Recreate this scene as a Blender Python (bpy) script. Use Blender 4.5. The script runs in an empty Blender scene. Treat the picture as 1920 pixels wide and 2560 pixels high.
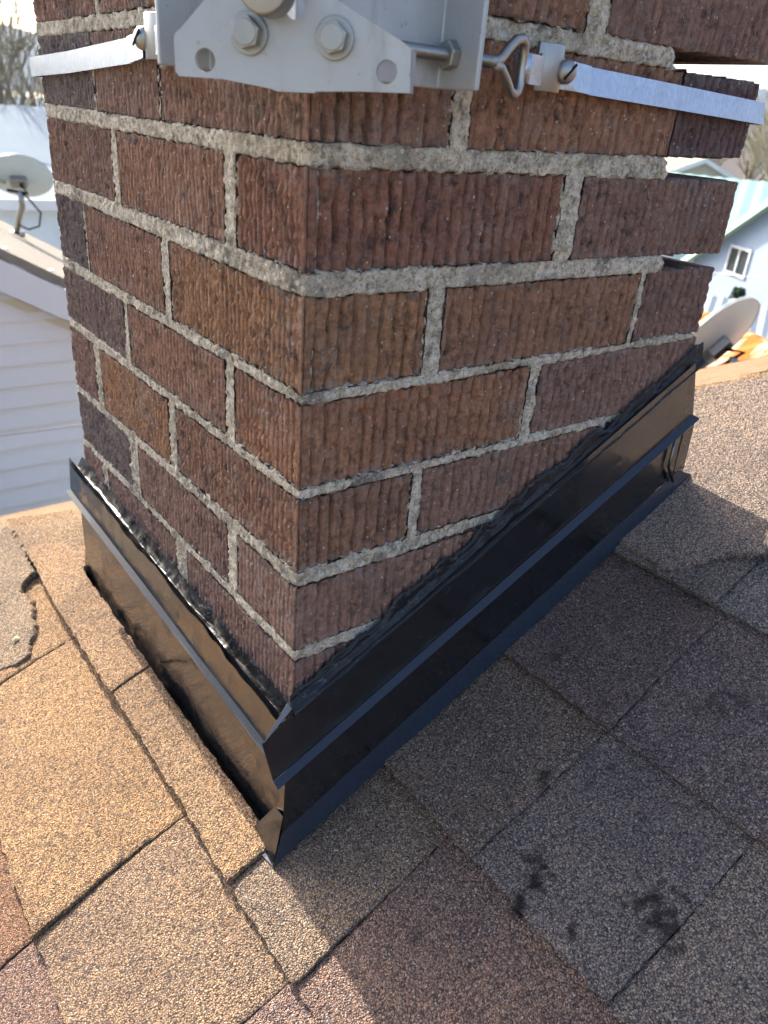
import bpy, math, random
import numpy as np
from mathutils import Vector, Matrix

# ------------------------------------------------------------------ camera, sky, sun, exposure
scn = bpy.context.scene
col = scn.collection
cam_data = bpy.data.cameras.new("camera")
cam = bpy.data.objects.new("camera", cam_data)
col.objects.link(cam)
R_ = Vector((0.797094, -0.599052, 0.076013)); U_ = Vector((0.224677, 0.411058, 0.883488)); D_ = Vector((0.560501, 0.687145, -0.462245))
CAM = Vector((-0.233157, -0.374403, 0.360944))
m = Matrix.Identity(4)
for i in range(3):
    m[i][0] = R_[i]; m[i][1] = U_[i]; m[i][2] = -D_[i]; m[i][3] = CAM[i]
cam.matrix_world = m
cam_data.sensor_fit = 'VERTICAL'; cam_data.sensor_height = 36.0; cam_data.sensor_width = 27.0
cam_data.lens = 1909.48 / 2560 * 36
cam_data.clip_start = 0.02; cam_data.clip_end = 3000
cam_data.dof.use_dof = True; cam_data.dof.focus_distance = 0.56; cam_data.dof.aperture_fstop = 12.0
scn.camera = cam

SUN_EL, SUN_AZ = math.radians(34), math.radians(1.2)      # azimuth measured from +Y towards +X
world = bpy.data.worlds.new("World"); scn.world = world; world.use_nodes = True
wn = world.node_tree.nodes; wl = world.node_tree.links
for n_ in list(wn): wn.remove(n_)
sky = wn.new('ShaderNodeTexSky'); sky.sky_type = 'NISHITA'; sky.sun_disc = False
sky.sun_elevation = SUN_EL; sky.sun_rotation = SUN_AZ
sky.dust_density = 4.0; sky.air_density = 0.75; sky.ozone_density = 0.6
bg = wn.new('ShaderNodeBackground'); bg.inputs['Strength'].default_value = 0.15
wo = wn.new('ShaderNodeOutputWorld')
wl.new(sky.outputs[0], bg.inputs['Color']); wl.new(bg.outputs[0], wo.inputs['Surface'])
sd = bpy.data.lights.new("sun", 'SUN'); sd.energy = 3.5; sd.angle = math.radians(0.53); sd.color = (1.0, 0.93, 0.82)
sun = bpy.data.objects.new("sun", sd); col.objects.link(sun)
to_sun = Vector((math.sin(SUN_AZ) * math.cos(SUN_EL), math.cos(SUN_AZ) * math.cos(SUN_EL), math.sin(SUN_EL)))
sun.rotation_euler = to_sun.to_track_quat('Z', 'Y').to_euler()
sun.location = (0, 3, 6)
scn.view_settings.view_transform = 'Standard'; scn.view_settings.look = 'None'
scn.view_settings.gamma = 1.0; scn.view_settings.exposure = 1.85
scn.render.engine = 'CYCLES'

# ------------------------------------------------------------------ helpers
rnd = random.Random(7)

def tag(o, label=None, cat=None, group=None, kind=None):
    if label: o['label'] = label
    if cat: o['category'] = cat
    if group: o['group'] = group
    if kind: o['kind'] = kind
    return o

def empty(name, loc, label, cat, group=None):
    o = bpy.data.objects.new(name, None); col.objects.link(o)
    o.location = loc; o.empty_display_size = 0.05
    return tag(o, label, cat, group)

class MB:
    """collects verts / faces / per-vertex attributes in world space and links them as one mesh object"""
    def __init__(s): s.v = []; s.f = []; s.n = 0; s.att = {}; s.sm = []
    def add(s, v, f, smooth=True, **att):
        v = np.asarray(v, float).reshape(-1, 3); k = len(v)
        for a in set(att) | set(s.att):
            val = att.get(a)
            lst = s.att.setdefault(a, [])
            dim = 3 if a == 'tint' else 1
            if len(lst) == 0 and s.n: lst.append(np.zeros((s.n, dim)))
            if val is None: val = np.zeros(dim)
            arr = np.asarray(val, float)
            if arr.ndim == 0: arr = arr.reshape(1, 1)
            elif dim == 3 and arr.ndim == 1: arr = arr.reshape(1, 3)
            elif dim == 1: arr = arr.reshape(-1, 1)
            lst.append(np.broadcast_to(arr, (k, dim)) if arr.shape[0] == 1 else arr.reshape(k, dim))
        s.v.append(v)
        fa = [np.asarray(q) + s.n for q in f] if isinstance(f, list) else f + s.n
        s.f.append(fa); s.sm.append(smooth); s.n += k
        return s
    def grid(s, P, mask=None, flip=False, smooth=True, **att):
        """P (rows, cols, 3) array; mask (rows-1, cols-1) of quads to keep"""
        r, c = P.shape[:2]
        idx = np.arange(r * c).reshape(r, c)
        q = np.stack([idx[:-1, :-1], idx[:-1, 1:], idx[1:, 1:], idx[1:, :-1]], -1)
        q = q[mask] if mask is not None else q.reshape(-1, 4)
        if flip: q = q[:, ::-1]
        at = {k: (np.asarray(a).reshape(r * c, -1) if np.ndim(a) >= 2 else a) for k, a in att.items()}
        return s.add(P.reshape(-1, 3), q, smooth, **at)
    def box(s, lo, hi, **att):
        (a, b, c), (d, e, f) = lo, hi
        v = [(a, b, c), (d, b, c), (d, e, c), (a, e, c), (a, b, f), (d, b, f), (d, e, f), (a, e, f)]
        return s.add(v, [[0, 3, 2, 1], [4, 5, 6, 7], [0, 1, 5, 4], [1, 2, 6, 5], [2, 3, 7, 6], [3, 0, 4, 7]], False, **att)
    def prism(s, poly, off, **att):
        """closed prism: 3D polygon and an offset vector"""
        p = np.asarray(poly, float); n = len(p); o = np.asarray(off, float)
        f = [list(range(n))[::-1], [i + n for i in range(n)]] + [[i, (i + 1) % n, (i + 1) % n + n, i + n] for i in range(n)]
        return s.add(np.vstack([p, p + o]), f, False, **att)
    def tube(s, pts, r, seg=12, cap=True, smooth=True, **att):
        pts = [Vector(p) for p in pts]; n = len(pts)
        rs = r if hasattr(r, '__len__') else [r] * n
        V = []; up = None
        for i, p in enumerate(pts):
            t = (pts[min(i + 1, n - 1)] - pts[max(i - 1, 0)]).normalized()
            if up is None:
                up = Vector((0, 0, 1)) if abs(t.z) < 0.9 else Vector((1, 0, 0))
            a = t.cross(up)
            if a.length < 1e-6: a = t.cross(Vector((1, 0.3, 0)))
            a.normalize(); b = a.cross(t); up = b
            for k in range(seg):
                an = 2 * math.pi * k / seg
                V.append(p + (a * math.cos(an) + b * math.sin(an)) * rs[i])
        F = []
        for i in range(n - 1):
            for k in range(seg):
                k2 = (k + 1) % seg
                F.append([i * seg + k, i * seg + k2, (i + 1) * seg + k2, (i + 1) * seg + k])
        if cap: F.append(list(range(seg))[::-1]); F.append([(n - 1) * seg + k for k in range(seg)])
        return s.add([tuple(v) for v in V], F, smooth, **att)
    def build(s, name, mat, parent=None, bevel=0.0, origin=None):
        V = np.vstack(s.v)
        if origin is None:
            origin = np.array(parent.location) if (parent is not None and parent.parent is None) else ((V.min(0) + V.max(0)) / 2 if parent is None else np.array(parent.parent.location))
        origin = np.asarray(origin, float)
        me = bpy.data.meshes.new(name)
        loops = []; starts = []; tot = 0; smooth = []
        for fa, sm in zip(s.f, s.sm):
            if isinstance(fa, np.ndarray):
                k = fa.shape[1]
                starts.append(tot + np.arange(len(fa)) * k); loops.append(fa.reshape(-1)); tot += fa.size
                smooth.append(np.full(len(fa), sm))
            else:
                for q in fa:
                    starts.append(np.array([tot])); loops.append(q); tot += len(q); smooth.append(np.array([sm]))
        loops = np.concatenate(loops).astype(np.int32); starts = np.concatenate(starts).astype(np.int32)
        me.vertices.add(len(V)); me.vertices.foreach_set('co', (V - origin).astype(np.float32).ravel())
        me.loops.add(len(loops)); me.loops.foreach_set('vertex_index', loops)
        me.polygons.add(len(starts)); me.polygons.foreach_set('loop_start', starts)
        me.update(calc_edges=True); me.validate()
        sm = np.concatenate(smooth)
        if len(sm) == len(me.polygons): me.polygons.foreach_set('use_smooth', sm)
        for a, lst in s.att.items():
            arr = np.vstack(lst)
            if a == 'tint':
                at = me.attributes.new('tint', 'FLOAT_COLOR', 'POINT')
                at.data.foreach_set('color', np.hstack([arr, np.ones((len(arr), 1))]).astype(np.float32).ravel())
            else:
                at = me.attributes.new(a, 'FLOAT', 'POINT'); at.data.foreach_set('value', arr.astype(np.float32).ravel())
        me.materials.append(mat)
        o = bpy.data.objects.new(name, me); col.objects.link(o)
        if parent is None: o.location = origin
        else:
            o.parent = parent
            if parent.parent is None: o.location = origin - np.array(parent.location)
        if bevel:
            b = o.modifiers.new('bevel', 'BEVEL'); b.width = bevel; b.segments = 2; b.limit_method = 'ANGLE'
        return o

def hsh(ix, iy, seed):
    h = (ix.astype(np.int64) * 374761393 + iy.astype(np.int64) * 668265263 + seed * 1442695041) & 0xffffffff
    h = ((h ^ (h >> 13)) * 1274126177) & 0xffffffff
    return ((h ^ (h >> 16)) & 0xffff) / 65535.0
def vn(x, y, seed=0):
    x, y = np.broadcast_arrays(np.asarray(x, float), np.asarray(y, float))
    ix = np.floor(x); iy = np.floor(y); fx = x - ix; fy = y - iy
    fx = fx * fx * (3 - 2 * fx); fy = fy * fy * (3 - 2 * fy)
    a = hsh(ix, iy, seed); b = hsh(ix + 1, iy, seed); c = hsh(ix, iy + 1, seed); d = hsh(ix + 1, iy + 1, seed)
    return (a * (1 - fx) + b * fx) * (1 - fy) + (c * (1 - fx) + d * fx) * fy
def fbm(x, y, seed=0, o=3):
    t = 0; a = 0.5; n = 0
    for k in range(o):
        t = t + a * vn(x * 2 ** k, y * 2 ** k, seed + k * 17); n += a; a *= 0.5
    return t / n

class NT:
    def __init__(s, name):
        s.m = bpy.data.materials.new(name); s.m.use_nodes = True; s.t = s.m.node_tree
        for n in list(s.t.nodes): s.t.nodes.remove(n)
        s.out = s.n('ShaderNodeOutputMaterial'); s.p = s.n('ShaderNodeBsdfPrincipled')
        s.t.links.new(s.p.outputs[0], s.out.inputs[0])
        s.co = s.n('ShaderNodeTexCoord').outputs['Object']
    def n(s, ty, **kw):
        x = s.t.nodes.new(ty)
        for k, v in kw.items(): setattr(x, k, v)
        return x
    def l(s, a, b): s.t.links.new(a, b)
    def setp(s, **kw):
        for k, v in kw.items():
            s.p.inputs[k.replace('_', ' ')].default_value = v if not (isinstance(v, tuple) and len(v) == 3) else (*v, 1)
        return s
    def mapping(s, scale):
        mp = s.n('ShaderNodeMapping'); mp.inputs['Scale'].default_value = scale; s.l(s.co, mp.inputs['Vector']); return mp.outputs[0]
    def noise(s, scale, detail=4, rough=0.55, vec=None, dist=0):
        x = s.n('ShaderNodeTexNoise'); x.inputs['Scale'].default_value = scale; x.inputs['Detail'].default_value = detail
        x.inputs['Roughness'].default_value = rough; x.inputs['Distortion'].default_value = dist
        s.l(vec if vec is not None else s.co, x.inputs['Vector']); return x.outputs['Fac']
    def voro(s, scale, feature='F1', vec=None):
        x = s.n('ShaderNodeTexVoronoi', feature=feature); x.inputs['Scale'].default_value = scale
        s.l(vec if vec is not None else s.co, x.inputs['Vector']); return x
    def ramp(s, fac, stops):
        r = s.n('ShaderNodeValToRGB'); e = r.color_ramp.elements
        while len(e) < len(stops): e.new(0.5)
        for el, (p, c) in zip(e, stops):
            el.position = p; el.color = (c, c, c, 1) if not hasattr(c, '__len__') else (*c, 1)
        s.l(fac, r.inputs[0]); return r.outputs[0]
    def mix(s, fac, a, b, blend='MIX'):
        x = s.n('ShaderNodeMix', data_type='RGBA', blend_type=blend)
        for i, v in ((0, fac), (6, a), (7, b)):
            if hasattr(v, 'is_linked') or hasattr(v, 'links'): s.l(v, x.inputs[i])
            elif i == 0: x.inputs[0].default_value = v
            else: x.inputs[i].default_value = (*v, 1) if hasattr(v, '__len__') else (v, v, v, 1)
        return x.outputs[2]
    def math(s, op, a, b=0.0, c=None):
        x = s.n('ShaderNodeMath', operation=op)
        for i, v in enumerate((a, b) if c is None else (a, b, c)):
            if hasattr(v, 'links'): s.l(v, x.inputs[i])
            else: x.inputs[i].default_value = v
        return x.outputs[0]
    def attr(s, name, out='Fac'):
        x = s.n('ShaderNodeAttribute', attribute_name=name); return x.outputs[out]
    def bump(s, h, dist, strength=1.0, prev=None):
        b = s.n('ShaderNodeBump'); b.inputs['Distance'].default_value = dist; b.inputs['Strength'].default_value = strength
        s.l(h, b.inputs['Height'])
        if prev is not None: s.l(prev, b.inputs['Normal'])
        s.l(b.outputs[0], s.p.inputs['Normal']); return b.outputs[0]
    def base(s, c): s.l(c, s.p.inputs['Base Color'])

# ------------------------------------------------------------------ materials
def simple(name, c, rough=0.6, metal=0.0, var=0.15, sc=6.0, bump=0.0, bsc=40):
    t = NT(name); t.setp(Roughness=rough, Metallic=metal)
    if rough > .85: t.p.inputs['Specular IOR Level'].default_value = .1
    n = t.noise(sc, 5)
    t.base(t.mix(n, tuple(x * (1 - var) for x in c), tuple(min(1, x * (1 + var)) for x in c)))
    if bump: t.bump(t.noise(bsc, 3), bump)
    return t.m

def m_brick():
    t = NT('fired_clay_brick'); t.setp(Roughness=0.92)
    t.p.inputs['Specular IOR Level'].default_value = 0.25
    tint = t.attr('tint', 'Color')
    n1 = t.noise(210, 6, 0.75); vs = t.mapping((420, 420, 55)); n2 = t.noise(1.0, 4, 0.6, vec=vs)
    c = t.mix(1.0, tint, t.ramp(n1, [(0.28, 0.55), (0.5, 1.0), (0.72, 1.5)]), 'MULTIPLY')
    c = t.mix(1.0, c, t.ramp(n2, [(0.3, (0.80, 0.80, 0.82)), (0.5, (1, 1, 1)), (0.72, (1.15, 1.1, 1.05))]), 'MULTIPLY')
    # soot and flint-dark blotches
    c = t.mix(t.ramp(t.noise(75, 6, 0.78), [(0.53, 0.0), (0.66, 0.8)]), c, (0.035, 0.03, 0.033))
    # purple-grey bloom
    c = t.mix(t.ramp(t.noise(23, 3), [(0.5, 0.0), (0.75, 0.4)]), c, (0.16, 0.115, 0.11))
    # light sand specks
    v = t.voro(400); sp = t.math('MULTIPLY', t.math('LESS_THAN', v.outputs['Distance'], 0.33), t.math('GREATER_THAN', t.math('MULTIPLY', v.outputs['Color'], 1.0), 0.86))
    c = t.mix(t.math('MULTIPLY', sp, 0.75), c, (0.58, 0.50, 0.44))
    ef = t.math('MULTIPLY', t.ramp(t.noise(13, 3, .6), [(.54, 0.), (.70, 1.)]), t.ramp(t.noise(190, 5, .75), [(.46, 0.), (.60, .55)]))
    c = t.mix(ef, c, (.42, .385, .34))
    # mortar smear near edges
    e = t.attr('edge')
    sm = t.math('MULTIPLY', e, t.ramp(t.noise(140, 4, 0.7), [(0.5, 0.0), (0.62, 1.0)]))
    c = t.mix(t.math('MULTIPLY', sm, 0.75), c, (0.30, 0.275, 0.25))
    dk = t.math('MULTIPLY', e, t.ramp(t.noise(70, 4, 0.6), [(0.56, 0.0), (0.70, 0.6)]))
    c = t.mix(dk, c, (0.05, 0.045, 0.05))
    t.base(c)
    h = t.math('ADD', t.math('MULTIPLY', t.noise(850, 3, 0.65), 0.5), t.math('MULTIPLY', t.noise(1.0, 5, 0.75, vec=t.mapping((380, 380, 260))), 1.3))
    t.bump(h, 0.0026)
    return t.m

def m_mortar():
    t = NT('rough_cement_mortar'); t.setp(Roughness=0.95)
    t.p.inputs['Specular IOR Level'].default_value = 0.2
    n = t.noise(160, 6, 0.7)
    c = t.ramp(n, [(0.30, (0.17, 0.145, 0.11)), (0.44, (0.44, 0.38, 0.285)), (0.60, (0.70, 0.62, 0.48))])
    c = t.mix(t.ramp(t.noise(500, 3, 0.7), [(0.36, 0.7), (0.45, 0.0)]), c, (0.09, 0.085, 0.075))
    c = t.mix(t.ramp(t.noise(20, 4), [(0.5, 0.0), (0.7, 0.6)]), c, (0.2, 0.17, 0.125))
    c = t.mix(t.ramp(t.noise(26, 5, 0.75), [(0.54, 0.0), (0.66, 0.8)]), c, (0.11, 0.10, 0.088))
    v = t.voro(420); sp = t.math('GREATER_THAN', t.math('MULTIPLY', v.outputs['Color'], 1.0), 0.8)
    c = t.mix(t.math('MULTIPLY', sp, 0.6), c, (0.68, 0.64, 0.57))
    t.base(c); t.bump(t.noise(450, 5, 0.75), 0.0022)
    return t.m

def m_shingle():
    t = NT('asphalt_shingle_granules'); t.setp(Roughness=0.9)
    t.p.inputs['Specular IOR Level'].default_value = 0.3
    tint = t.attr('tint', 'Color')
    warp = t.n('ShaderNodeVectorMath', operation='ADD'); ns = t.n('ShaderNodeTexNoise'); ns.inputs['Scale'].default_value = 260
    t.l(t.co, ns.inputs['Vector']); sc = t.n('ShaderNodeVectorMath', operation='SCALE'); sc.inputs['Scale'].default_value = 0.0022
    t.l(ns.outputs['Color'], sc.inputs[0]); t.l(t.co, warp.inputs[0]); t.l(sc.outputs[0], warp.inputs[1]); w = warp.outputs[0]
    v = t.voro(760, vec=w); sep = t.n('ShaderNodeSeparateColor'); t.l(v.outputs['Color'], sep.inputs[0])
    r, g, b = sep.outputs
    c = t.mix(1.0, tint, t.ramp(r, [(0.0, (0.30, 0.31, 0.36)), (0.3, (0.72, 0.70, 0.72)), (0.6, (1.08, 1.0, 0.92)), (0.85, (1.5, 1.28, 1.05)), (1.0, (1.7, 1.6, 1.45))]), 'MULTIPLY')
    c = t.mix(1.0, c, t.ramp(v.outputs['Distance'], [(0.32, (1.12, 1.12, 1.12)), (0.62, (0.52, 0.51, 0.52))]), 'MULTIPLY')
    big = t.noise(9, 4, 0.6)
    c = t.mix(1.0, c, t.ramp(big, [(0.3, (0.72, 0.72, 0.76)), (0.55, (1, 1, 1)), (0.75, (1.14, 1.08, 1.0))]), 'MULTIPLY')
    # white / quartz specks, density differs from shingle to shingle
    sp = t.math('GREATER_THAN', g, t.math('SUBTRACT', 0.992, t.math('MULTIPLY', t.attr('speck'), 0.022)))
    c = t.mix(t.math('MULTIPLY', sp, 0.7), c, (0.50, 0.45, 0.38))
    # worn spots that show bitumen
    c = t.mix(t.attr('stain'), c, (0.018, 0.014, 0.013))
    c = t.mix(t.math('MULTIPLY', t.ramp(t.noise(65, 5, 0.7), [(0.6, 0.0), (0.68, 1.0)]), 0.55), c, (0.05, 0.045, 0.05))
    t.base(c)
    hd = t.math('SUBTRACT', 1.0, v.outputs['Distance'])
    h = t.math('ADD', t.math('MULTIPLY', hd, 0.9), t.math('MULTIPLY', b, 0.8))
    b1 = t.bump(h, 0.0027)
    t.bump(t.noise(45, 4, 0.6), 0.0035, 0.8, prev=b1)
    return t.m

def m_black_metal():
    t = NT('glossy_black_painted_metal'); t.setp(Base_Color=(0.004, 0.006, 0.009), Roughness=0.13, Metallic=0.0, IOR=2.15)
    rn = t.noise(60, 5, 0.7)
    rr = t.ramp(rn, [(0.45, 0.10), (0.7, 0.3)]); t.l(rr, t.p.inputs['Roughness'])
    dust = t.ramp(t.noise(420, 2, 0.6), [(0.69, 0.0), (0.74, 0.22)])
    t.base(t.mix(dust, (0.004, 0.006, 0.009), (0.20, 0.19, 0.18)))
    b1 = t.bump(t.noise(11, 2), 0.0012)
    pit = t.math('MULTIPLY', t.noise(190, 5, 0.8), t.ramp(t.noise(22, 3, 0.6), [(0.52, 0.0), (0.66, 1.0)]))
    t.bump(pit, 0.0007, prev=b1)
    return t.m

def m_sealant():
    t = NT('black_roofing_sealant'); t.setp(Base_Color=(0.010, 0.011, 0.013), Roughness=0.3, IOR=1.33)
    st = t.ramp(t.noise(1.0, 5, 0.75, vec=t.mapping((90, 90, 160)), dist=1.5), [(0.60, 0.0), (0.72, 0.7)])
    t.base(t.mix(st, (0.012, 0.013, 0.015), (0.20, 0.20, 0.17)))
    b1 = t.bump(t.noise(1.0, 4, 0.5, vec=t.mapping((55, 55, 90)), dist=1.0), 0.0012)
    t.bump(t.noise(420, 2, 0.6), 0.0002, prev=b1)
    return t.m

def m_galv(name='galvanised_steel', c=(0.43, 0.51, 0.61), rough=0.34, grain=True):
    t = NT(name); t.setp(Metallic=1.0, Roughness=rough)
    v = t.voro(420); n = t.noise(35, 4)
    cc = t.mix(n, tuple(x * 0.8 for x in c), c)
    if grain:
        cc = t.mix(1.0, cc, t.ramp(t.noise(1.0, 4, 0.6, vec=t.mapping((500, 500, 220))), [(0.3, 0.82), (0.7, 1.1)]), 'MULTIPLY')
        t.bump(t.noise(900, 2), 0.00025)
    t.base(cc)
    t.l(t.ramp(t.noise(50, 4), [(0.3, rough * 0.8), (0.7, rough * 1.3)]), t.p.inputs['Roughness'])
    return t.m

BRICK = m_brick(); MORTAR = m_mortar(); SHINGLE = m_shingle(); BLACK = m_black_metal(); TAR = m_sealant()
GALV = m_galv(); GALV_DULL = m_galv('dull_zinc_plated_steel', (0.36, 0.36, 0.34), 0.42, False)
t = NT('dusty_galvanised_sheet'); t.setp(Metallic=.45)
_c = t.mix(t.noise(38, 5, .65), (.33, .345, .35), (.43, .44, .435))
_c = t.mix(t.ramp(t.noise(1., 5, .7, vec=t.mapping((60, 60, 14))), [(.55, 0.), (.75, .5)]), _c, (.22, .20, .175))
_c = t.mix(t.ramp(t.noise(260, 3, .7), [(.64, 0.), (.72, .5)]), _c, (.16, .15, .14)); t.base(_c)
t.l(t.ramp(t.noise(70, 4), [(.3, .33), (.7, .55)]), t.p.inputs['Roughness']); t.bump(t.noise(30, 3), .0006); PLATE = t.m
FELT = simple('roofing_felt', (0.03, 0.028, 0.03), 0.9)
GUM = simple('yellowed_clear_caulk', (0.70, 0.62, 0.33), 0.25, 0, 0.1, 200)
DRIP = simple('dusty_black_edge_sky_tint', (.010, .017, .030), .22, 0, .3, 300)  # blue of the sky reflected by the ledge is put into the base colour
DRIP.node_tree.nodes['Principled BSDF'].inputs['IOR'].default_value = 1.55
DRIP_L = simple('dusty_black_edge_left_light', (.030, .038, .045), .3, 0, .5, 400)  # same edge paint, separate copy tuned to the left side's grazing light
DRIP_L.node_tree.nodes['Principled BSDF'].inputs['IOR'].default_value = 1.3
DARK = simple('slot_shade_and_cable_black', (0.02, 0.02, 0.022), 0.9)  # painted shade for the screw slots; also colours the dish cable

# ------------------------------------------------------------------ roof plane
SL = 0.5; ZR = -0.187; EXP = 0.152; CS = 1 / math.hypot(1, SL)
def roofz(x): return ZR + SL * x
NRM = np.array([-SL * CS, 0, CS])
def rp(s, y, h=0.0):
    """point on the roof: s up the slope, y along the eave, h above the deck"""
    s, y, h = np.broadcast_arrays(np.asarray(s, float), np.asarray(y, float), np.asarray(h, float))
    x = s * CS; P = np.stack([x, y, roofz(x)], -1)
    return P + NRM * h[..., None]
HIP = 0.642

# ------------------------------------------------------------------ the setting
g = MB(); N = 40
xs = np.linspace(-1, 1, 61); xs = np.sign(xs) * np.abs(xs) ** 2.2 * 900
GX, GY = np.meshgrid(xs, xs)
g.grid(np.stack([GX, GY, -4.7 + 0.25 * fbm(GX * .03, GY * .03, 3) + 0 * GX], -1))
t = NT('dry_winter_ground'); t.setp(Roughness=0.95)
t.base(t.mix(t.noise(0.25, 6, 0.6), (0.13, 0.12, 0.07), (0.30, 0.26, 0.18)))
tag(g.build('ground', t.m), kind='structure')
hl = MB(); A = np.radians(np.linspace(-30, 150, 181)); Rr = np.array([500, 620, 760])
AA, RR = np.meshgrid(A, Rr)
hh = np.array([0, 1.0, 0.2])[:, None] * (22 + 26 * fbm(AA * 9, AA * 0, 5, 4))
hl.grid(np.stack([RR * np.cos(AA), RR * np.sin(AA), -4.8 + hh], -1), flip=True)
tag(hl.build('hills', simple('distant_wooded_hills', (0.10, 0.13, 0.17), 0.95, 0, 0.3, 0.02)), kind='structure')

# ------------------------------------------------------------------ house under our feet: roof shingles
house = empty('house', (-0.6, -0.8, -4.7), 'brown shingled hip roof the brick chimney stands on', 'house')
sh = MB()
SPOTS = [(0.2439, -0.0516, .010, .6), (0.2874, -0.1746, .016, .45), (0.1041, -0.1695, .017, 1.), (0.1616, -0.1177, .009, .7), (0.155, -0.124, .005, .5),
         (0.0914, -0.1709, .009, 1.), (0.1461, -0.2413, .022, .8), (0.0994, -0.2086, .008, .9), (0.0286, -0.1329, .009, .5),
         (-0.0702, -0.0133, .0045, .7), (0.30, -0.19, .010, .4), (0.113, -0.158, .010, .7), (0.134, -0.262, .010, .5)]
def stain(P):
    x, y = P[..., 0], P[..., 1]; s = np.zeros(x.shape)
    for (sx, sy, r, a) in SPOTS:
        d = np.hypot(x - sx, (y - sy) * 1.15) / r + (fbm(x * 170, y * 170, 9, 3) - .5) * 2.2
        s = np.maximum(s, min(1, a * 1.1) * np.clip(1.5 - d * 1.9, 0, 1))
    return s
def tab(k, y0, y1, h, tint, speck, fine):
    ds = 0.0025 if fine else 0.012
    L = EXP + 0.022
    nv = int(L / ds) + 1; nu = max(2, int((y1 - y0) / ds) + 1)
    v = np.concatenate([[-.0001, -.0001], np.linspace(0, L, nv)]); u = np.concatenate([[y0, y0], np.linspace(y0 + .0003, y1 - .0003, nu), [y1, y1]])
    V, Uu = np.meshgrid(v, u, indexing='ij')
    s0 = -.053 + EXP * k
    jag_s = (fbm(Uu * 130, V * 0 + k, 11, 3) - .5) * .0042 * np.clip(1 - V / .01, 0, 1) + (vn(Uu * 9, k + 0 * Uu, 3) - .5) * .006 * np.clip(1 - V / .06, 0, 1)
    jag_y = (fbm(V * 130, Uu * 0 + k * 7 + round(y0 * 50), 12, 3) - .5) * .0024 + (vn(V * 12, k * 3. + 0 * V, 8) - .5) * .004
    e0 = np.clip(1 - (Uu - y0) / .01, 0, 1) + np.clip(1 - (y1 - Uu) / .01, 0, 1)
    H = (0.0052 + h) * (1 - V / L) + 0.0008 + (fbm(Uu * 14, V * 14, 21 + k, 2) - .5) * .0016 + (fbm(Uu * 260, V * 260, 4, 2) - .5) * .0009
    edge = np.minimum(np.minimum(V, .004), np.minimum(np.maximum(Uu - y0, 0), np.maximum(y1 - Uu, 0))) / .004
    H = H - .0012 * (1 - np.clip(edge, 0, 1)) ** 2
    H[0, :] = -.001; H[:, 0] = -.001; H[:, -1] = -.001
    P = rp(s0 + V + jag_s, Uu + jag_y * e0, H)
    x, y = P[..., 0].copy(), P[..., 1].copy(); nn = (fbm(x * 90, y * 90, 31, 3) - .5) * .008
    lim = -.0125 + nn * .5; reg = (y > .012) & (y < .488) & (x > lim) & (x < .44)
    P[..., 0] = np.where(reg, lim, P[..., 0]); P[..., 2] = np.where(reg & (x > lim + .002), roofz(lim) - .004, P[..., 2])
    P[..., 2] = np.where(reg & (x <= lim + .002), P[..., 2] - SL * (x - lim), P[..., 2])
    cut = (reg & (x > lim + .007)) | (x + y > HIP + .02)
    cut |= (((x - .484) / .021) ** 2 + ((y - .001) / .0115) ** 2 < 1 + nn * 60)
    keep = ~(cut[:-1, :-1] | cut[1:, 1:])
    if keep.any():
        st = stain(P); st[0, :] = st[:, 0] = st[:, -1] = 1.; sh.grid(P, mask=keep, flip=True, tint=np.array(tint), speck=speck, stain=st)
TAN = (.41, .275, .155); TAN2 = (.385, .265, .16); RED = (.33, .20, .125); GRB = (.255, .218, .198); PUR = (.225, .170, .152)
LAY = {  # course: list of (y_high, y_low, extra height, tint, speck)
 -2: [(.45, .25, .004, RED, .2), (.25, .098, .0075, RED, .2), (.098, -.06, .0005, (.29, .20, .16), .3), (-.06, -.22, .002, TAN2, .3)],
 -1: [(.60, .40, .0105, TAN, .2), (.40, .094, .0078, TAN, .2), (.094, -.087, .0022, (.33, .24, .165), .2), (-.087, -.27, -.001, (.28, .20, .17), .6), (-.27, -.42, .001, (.17, .145, .14), .6)],
  0: [(.60, .27, .0125, TAN2, .2), (.27, .005, .0098, TAN2, .2), (.005, -.093, .0040, (.31, .24, .175), .6), (-.093, -.262, -.0006, (.275, .195, .158), .6), (-.262, -.41, .001, GRB, .5)],
  1: [(.02, -.125, .0065, (.265, .205, .160), 1.2), (-.125, -.254, .0030, GRB, .35), (-.254, -.40, -.001, (.285, .24, .205), 1.2)],
  2: [(.02, -.129, .0045, PUR, .4), (-.129, -.29, .001, (.23, .185, .172), 1.6), (-.29, -.45, .001, TAN2, .5)],
  3: [(.02, -.12, .006, (.26, .225, .195), .7), (-.12, -.27, .0015, (.255, .24, .23), 1.), (-.27, -.42, .001, TAN, .5)],
  4: [(.60, .05, .001, TAN, .2), (.05, -.20, .002, TAN, .2)]}
for k in range(-14, 12):
    rows = list(LAY.get(k, []))
    for (a, b, h, c, sp) in rows: tab(k, b, a, h, c, sp, True)
    lo = min([r[1] for r in rows], default=.3); hi = max([r[0] for r in rows], default=.3)
    y = lo
    while y > -2.6:
        w = rnd.uniform(.12, .2); c = rnd.choice([TAN, TAN2, RED, GRB, PUR]); tab(k, y - w, y, rnd.uniform(0, .003), c, rnd.random(), y > -.6 and -4 < k < 6); y -= w
    y = hi
    while y < 2.6 and (y + (-.053 + EXP * k) * CS) < HIP + .05:
        w = rnd.uniform(.12, .2); c = rnd.choice([TAN, TAN2, TAN]); tab(k, y, y + w, rnd.uniform(0, .003), c, .2, y < .9 and -4 < k < 6); y += w
sh.build('shingle_field', SHINGLE, house)
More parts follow.
